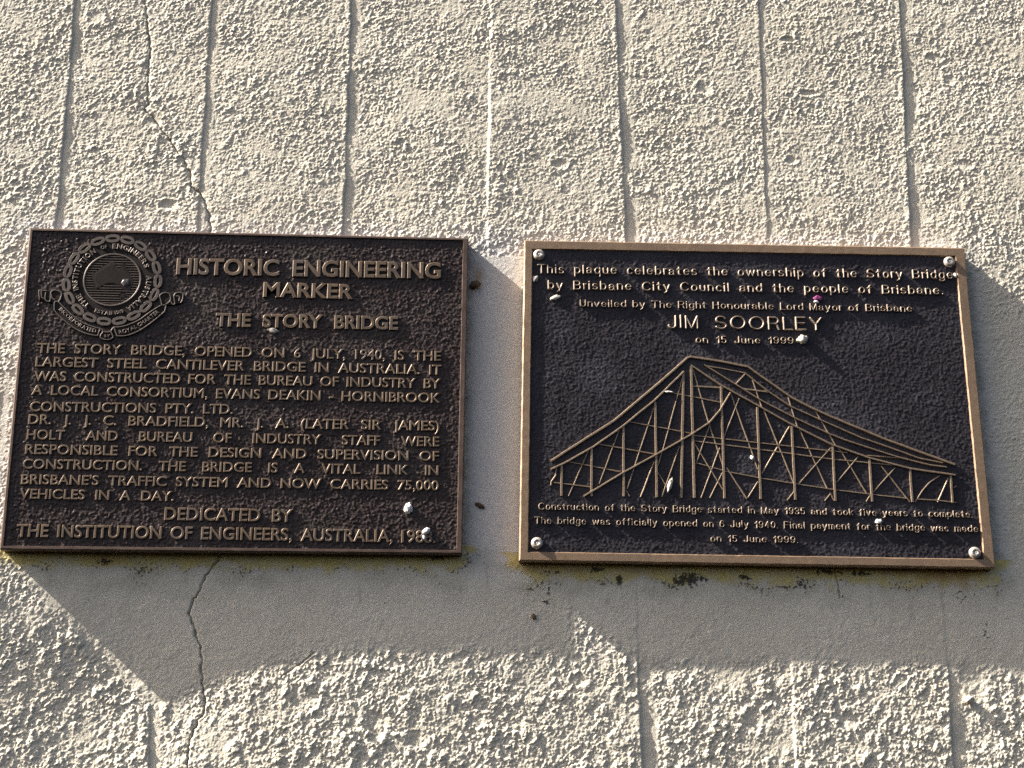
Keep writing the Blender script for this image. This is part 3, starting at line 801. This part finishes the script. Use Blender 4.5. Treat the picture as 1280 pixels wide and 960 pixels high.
# ------------------------------------------------------------------ right plaque
QR = quad_pts([(655.5, 300), (1205.5, 309.5), (1244.5, 710), (649, 700.5)], FRONT)
right = empty('bridge_plaque', base_of(QR))
tag(right, 'blue black plaque with bright bronze frame and raised bridge drawing, right of the pair', 'plaque')
FR = FRONT + 0.0024
RW = (0.0112, 0.0122, 0.0100, 0.0098)
ringmesh([(inset(QR, 0.001), 0.006), (inset(QR, -0.0003), FRONT + 0.0018), (inset(QR, 0.0013), FRONT), (inset(QR, RW), FRONT), (inset(QR, [a + 0.0017 for a in RW]), FR + 0.0008)], 'frame', M_RIM_R, right, jit=0.0002)
fieldmesh(inset(QR, [a + 0.0010 for a in RW]), FR, 'face_panel', M_FLD_R, right, 0.0008, grain(0.56, 22))
HR_ = 0.0029
RL = [("This plaque celebrates the ownership of the Story Bridge", (671.7, 341.6), (1192.3, 348.9), 11.9, 12.5, 2.2),
      ("by Brisbane City Council and the people of Brisbane.", (684.7, 361.6), (1180, 368.3), 11.7, 12.8, 2.2),
      ("Unveiled by The Right Honourable Lord Mayor of Brisbane", (725, 383.5), (1140.3, 390), 9.6, 8, 1.5),
      ("JIM SOORLEY", (835, 410.6), (1029, 413.5), 17.8, 21, 2.4),
      ("on 15 June 1999", (870, 428.8), (992.5, 430.3), 9.4, 10, 1.5),
      ("Construction of the Story Bridge started in May 1935 and took five years to complete.", (673, 637.2), (1216.3, 647.3), 9.2, 7.5, 1.35),
      ("The bridge was officially opened on 6 July 1940. Final payment for the bridge was made", (668, 654.8), (1222.7, 665.4), 9.4, 7.5, 1.35),
      ("on 15 June 1999.", (888.4, 677.2), (998, 679), 9.0, 8, 1.35)]
for text, p0, p1, cap, gap, wt in RL:
    stroke_line(right, text, p0, p1, cap, gap, FR, HR_, wt, M_LET_R)

BY = FR - HR_
chords = [([(688.6, 576), (742.5, 541.4), (767.5, 525.8), (783, 512.8), (823.8, 478.4), (859.7, 447), (863.5, 445.8), (900, 451.3), (935.3, 458.3), (990, 497), (1013.4, 509), (1040, 521), (1110, 550), (1193.6, 580.5)], 2.9),
          ([(688.6, 586.4), (705, 578.9), (742.5, 557.8), (776.9, 533.6), (818.3, 500.3), (855, 464)], 2.7),
          ([(863.4, 456), (902.5, 481.6), (947.8, 506.8), (990, 530.5), (1041.3, 556), (1086.6, 572), (1138, 585.4), (1194.4, 593.6)], 2.8),
          ([(880.5, 455.8), (919.7, 480), (949.4, 498.8), (993.9, 522.2), (1036.9, 541.9), (1055.3, 549.2), (1122.5, 571), (1163, 581), (1183.4, 583.6)], 2.1),
          ([(932.5, 466.5), (960.3, 489), (988.4, 507.5), (1026, 524.6), (1077, 546.9), (1110, 558.2), (1150.6, 572.8), (1178.8, 578.2)], 2.1),
          ([(730, 620), (780, 590), (820.6, 567.7), (864, 543), (886.9, 528), (900, 513), (913.4, 490.5)], 2.5)]
posts = [((702.3, 581), (702, 619.5), 3.2), ((739.7, 560), (739.7, 620), 3.2), ((779.5, 532), (780, 620), 3.3), ((819.3, 502), (821.4, 621), 3.3), ((854.7, 464), (851.9, 622), 3.6), ((864.2, 457), (868.3, 622), 3.8),
         ((901.7, 482.3), (906, 622.6), 3.4), ((947, 508.6), (951.3, 623.4), 3.3), ((990, 532), (994.7, 624.2), 3.3), ((1041.3, 557), (1044.7, 625.8), 3.2), ((1087.3, 573.4), (1090.8, 626.6), 3.2), ((1138, 586), (1141, 627.3), 3.2), ((1189, 593.8), (1191.3, 628), 3.0)]
braces = [([(880.5, 456), (932.2, 465.6)], 2), ([(932.4, 466.5), (919.7, 480)], 2.1), ([(929, 485.5), (961.9, 489.6)], 2.6), ([(940, 471), (952.5, 508), (956.4, 514.8), (993, 604)], 1.6),
          ([(985.6, 495.5), (997, 532.5), (1001.7, 540), (1034.5, 610)], 1.6), ([(1020.3, 514), (1045, 556), (1052, 564), (1084, 616.4)], 1.6), ([(1102, 582), (1138, 627)], 1.5),
          ([(709.7, 576.6), (776, 589)], 1.7), ([(747, 554.4), (819, 567.2)], 1.7), ([(786, 526.6), (864, 541), (866.6, 543.8), (1040, 563.3), (1060, 565.6)], 1.6), ([(692.5, 602.8), (738.6, 608.3)], 1.7),
          ([(833, 489.4), (864, 495), (902.5, 502.7)], 1.8), ([(865.8, 482.3), (908.8, 484.7)], 2.6), ([(869.7, 550.8), (940, 560), (1040, 573.4), (1122.5, 581.5)], 1.9),
          ([(870.5, 578), (908.8, 589), (949.4, 596.9), (993, 604), (1038.4, 611), (1086.6, 617.2), (1135, 622.7)], 1.7), ([(1147.5, 623.4), (1172.5, 625), (1196.7, 628)], 1.7),
          ([(735.5, 563.3), (711, 619.5)], 1.5), ([(775, 535), (749.5, 604)], 1.5), ([(817.5, 509.4), (784, 611)], 1.5), ([(783, 612.5), (787, 620)], 1.4), ([(852.7, 473.8), (830, 558), (823, 581)], 1.5),
          ([(818, 576.6), (801, 620.6)], 1.9), ([(849.5, 557.8), (827.7, 620.3)], 1.5), ([(822, 589), (832.3, 606)], 1.3), ([(695.6, 584.4), (694.8, 593.8), (689.4, 601.6), (689, 606)], 2.2),
          ([(866.6, 461.3), (886.9, 530), (904, 581)], 1.8), ([(908.8, 584.4), (933.8, 622.7)], 1.8), ([(869, 554.7), (904, 611.7)], 1.6), ([(886.9, 532.8), (871.3, 576.6)], 1.4), ([(900, 559.4), (876.7, 621.9)], 1.6),
          ([(903.3, 590.6), (887.7, 621.9)], 1.6), ([(924.4, 497.2), (904.8, 547.2)], 1.5), ([(914.2, 492.5), (947.8, 586)], 1.8), ([(947.8, 601.6), (934.5, 622.7)], 1.8), ([(987.7, 532), (952.5, 592)], 2.0), ([(993, 614), (984.5, 625)], 1.7),
          ([(1038.9, 559.4), (997.8, 605.5)], 1.6), ([(1038.4, 617), (1031.4, 625.8)], 1.6), ([(1073.3, 570.3), (1046, 603)], 1.6), ([(1119.4, 584.4), (1092, 614.8)], 1.6), ([(1088, 618.8), (1083.4, 626.6)], 1.6),
          ([(1175.6, 593.8), (1162, 603), (1153.8, 612.5), (1144.4, 627.3)], 1.7), ([(1185.8, 597.7), (1172.5, 627.3)], 2.0), ([(1196, 607), (1192.8, 609.4)], 1.6), ([(1038, 615.6), (1042.8, 625)], 1.5), ([(1085, 568.8), (1135, 572.9)], 1.5)]
acc = Acc(); strip(acc, fine_pts(chords[0][0], BY, wob=.00008), chords[0][1] * MM, FR + .0004, HR_ + .0005)
bridge = acc.build('bridge_relief', M_BR_R, right)
hh = 0
for pts, w in chords[1:]:
    hh += 1; acc = Acc(); strip(acc, fine_pts(pts, BY, wob=.00008), w * .88 * MM, FR + .0004, HR_ + .00045 - hh * 4e-5); acc.build('chord', M_BR_R, bridge)
for a, b, w in posts:
    hh += 1; acc = Acc(); strip(acc, fine_pts([a, b], BY), w * .88 * MM, FR + .0004, HR_ - .00025 - (hh % 7) * 3e-5, top=.8); acc.build('post', M_BR_R, bridge)
for pts, w in braces:
    hh += 1; acc = Acc(); strip(acc, fine_pts(pts, BY, wob=.00008), w * .88 * MM, FR + .0004, HR_ - .0007 - (hh % 9) * 4e-5); acc.build('brace', M_BR_R, bridge)

# screws with a pin in the socket
def lathe(acc, c, y0, prof, n=28, hexfrom=None):
    V = []; F = []
    for k, (r, d) in enumerate(prof):
        for i in range(n):
            a = 2 * math.pi * i / n; rr = r
            if hexfrom is not None and k >= hexfrom: rr = r / max(math.cos((a + .3) % (math.pi / 3) - math.pi / 6), .8)
            V.append((c[0] + rr * math.cos(a), y0 - d, c[1] + rr * math.sin(a)))
    for k in range(len(prof) - 1):
        for i in range(n): F.append((k * n + i, k * n + (i + 1) % n, (k + 1) * n + (i + 1) % n, (k + 1) * n + i))
    F.append(tuple((len(prof) - 1) * n + i for i in range(n)))
    acc.faces(V, F)
for px, py in ((674, 317.5), (1187.5, 326.5), (671.5, 678.5), (1219.5, 690.5)):
    y0 = FR; c = at2(px, py, y0 - .004)
    acc = Acc()
    lathe(acc, c, y0, [(.0072, -.0006), (.0074, .0014), (.0070, .0026), (.0060, .0038), (.0047, .0046), (.0033, .0050), (.0031, .0049)], hexfrom=6)
    sc = acc.build('screw', M_SCREW, right, smooth=True)
    acc = Acc(); lathe(acc, c, y0, [(.0032, .0046), (.0031, .00505), (.0026, .0051), (.0025, .0030), (.0012, .0029)], hexfrom=0); acc.build('socket', M_SOCK, sc)
    acc = Acc(); lathe(acc, c, y0, [(.0011, .0025), (.0011, .0046), (.0007, .0050), (.0002, .0051)], n=14); acc.build('pin', M_SCREW, sc, smooth=True)

# ------------------------------------------------------------------ specks of dirt and paint stuck on, and a lump for the map glint
def lump(name, px, py, y, size, material, label, cat, seed, flat=(1, .6, 1), rot=0.0, group=None):
    c = at2(px, py, y); bm = bmesh.new(); bmesh.ops.create_icosphere(bm, subdivisions=3, radius=1.0)
    r_ = random.Random(seed); ph = [r_.uniform(0, 9) for _ in range(6)]
    V = np.array([v.co[:] for v in bm.verts]); F = [[v.index for v in f.verts] for f in bm.faces]; bm.free()
    k = 1 + .32 * perlin(V[:, 0] * 1.3 + ph[0], V[:, 2] * 1.3 + V[:, 1] + ph[1]) + .18 * perlin(V[:, 0] * 2.8 + ph[2], V[:, 2] * 2.8 - V[:, 1] * 2 + ph[3]) + .06 * perlin(V[:, 0] * 7 + ph[4], V[:, 2] * 7 + V[:, 1] * 5)
    V = V * k[:, None] * np.array(flat) * size * MM
    ca, sa = math.cos(rot), math.sin(rot)
    V = np.stack([V[:, 0] * ca - V[:, 2] * sa, V[:, 1], V[:, 0] * sa + V[:, 2] * ca], -1)
    V = V + np.array([c[0], y - 0.25 * size * flat[1] * MM, c[1]])
    acc = Acc(); acc.faces(V, F)
    o = acc.build(name, material, None, smooth=True, origin=(c[0], y, c[1]))
    tag(o, label, cat, group)
    return o
lump('white_lump', 510.5, 636, FL, 6.0, M_WHITE, 'smooth white lump on the dark plaque below the figure 75,000', 'dirt speck', 1, (.85, .6, 1.05))
lump('white_flake', 533, 664, FL - .001, 4.6, M_WHITE, 'broken white crust stuck over the last figure of the 1988 date', 'dirt speck', 2, (1.1, .6, .8), .6)
lump('grey_lump', 157, 353, FL - .0023, 5.6, M_GLINT_SCUFF, 'scuffed patch added for the glint on the map inside the round emblem', 'dirt speck', 19, (.95, .13, 1.0), .3)  # flat lump added to imitate the glint on the scuffed map
lump('white_flake', 530, 672, FL - .0012, 2.8, M_WHITE, 'small white fleck low on the 1988 date beneath the larger crust', 'dirt speck', 3, (.7, .6, 1.1), .4)
lump('grey_lump', 341, 413.5, FL, 4.6, M_GREY, 'grey smear of crust below STORY in the third heading', 'dirt speck', 4, (1.5, .45, .75), -.25)
lump('cream_crust', 1003, 424.5, FR - .001, 6.4, M_CREAM, 'cream crust at the end of the 1999 date below the name', 'dirt speck', 5, (1.1, .7, .9), .35)
lump('cream_fleck', 694, 372.5, FR, 4.4, M_CREAM, 'pale wedge of crust just under the word by', 'dirt speck', 6, (1.5, .5, .7), .3)
lump('grey_lump', 669, 349, FR, 4.2, M_GREY, 'grey crust against the left frame below the top screw', 'dirt speck', 7, (.8, .5, 1.2), -.4)
lump('cream_fleck', 837.5, 606, FR - .0016, 4.2, M_CREAM, 'long pale flake between two posts of the bridge drawing', 'dirt speck', 8, (.62, .6, 2.1), -.28)
lump('white_fleck', 1098.5, 652, FR - .0020, 3.6, M_WHITE, 'white fleck between years and the bridge in the lower text', 'dirt speck', 9, (1.25, .5, .8), .25)
lump('white_fleck', 940, 572.5, FR - .0015, 2.5, M_WHITE, 'tiny white fleck in the middle of the bridge drawing', 'dirt speck', 10, (.9, .6, 1.2), .5)
lump('white_fleck', 836, 490, FR - .0026, 2.2, M_WHITE, 'white sliver on the bridge drawing near its peak', 'dirt speck', 11, (2.1, .5, .6), -.05)
lump('paint_spot', 1022, 373.5, FR - .0006, 5.2, M_PURPLE, 'purple paint spot above the word Mayor', 'paint spot', 12, (1.1, .45, .85), -.1)
lump('white_fleck', 1020.5, 377.5, FR - .0022, 2.6, M_WHITE, 'white chip lying on the purple spot above Mayor', 'dirt speck', 13, (1.3, .5, .7), -.2)
lump('white_fleck', 1194, 344.5, FR - .0006, 3.0, M_WHITE, 'white chip at the right frame beside the word Bridge', 'dirt speck', 14, (.8, .6, 1.1))
lump('mud_dab', 594, 356, -.002, 6.5, M_MUD, 'brown mud dab on the wall beside the top right of the left plaque', 'mud', 15, (1.0, .7, .8), .4)
lump('mud_dab', 600, 632, -.001, 4.6, M_MUD, 'curled brown crumb on the wall in the gap between the plaques', 'mud', 16, (1.5, .5, .6), -.5)
lump('mud_dab', 667, 771, -.001, 3.2, M_MUD, 'dark crumb on the shaded wall below the gap of the plaques', 'mud', 17, (.8, .5, 1.1), .2)
lump('mud_dab', 1211, 875, -.002, 6.0, M_CREAM, 'pale pinkish crumb in the rough wall below the right plaque', 'mud', 18, (1.1, .6, .8), .2)
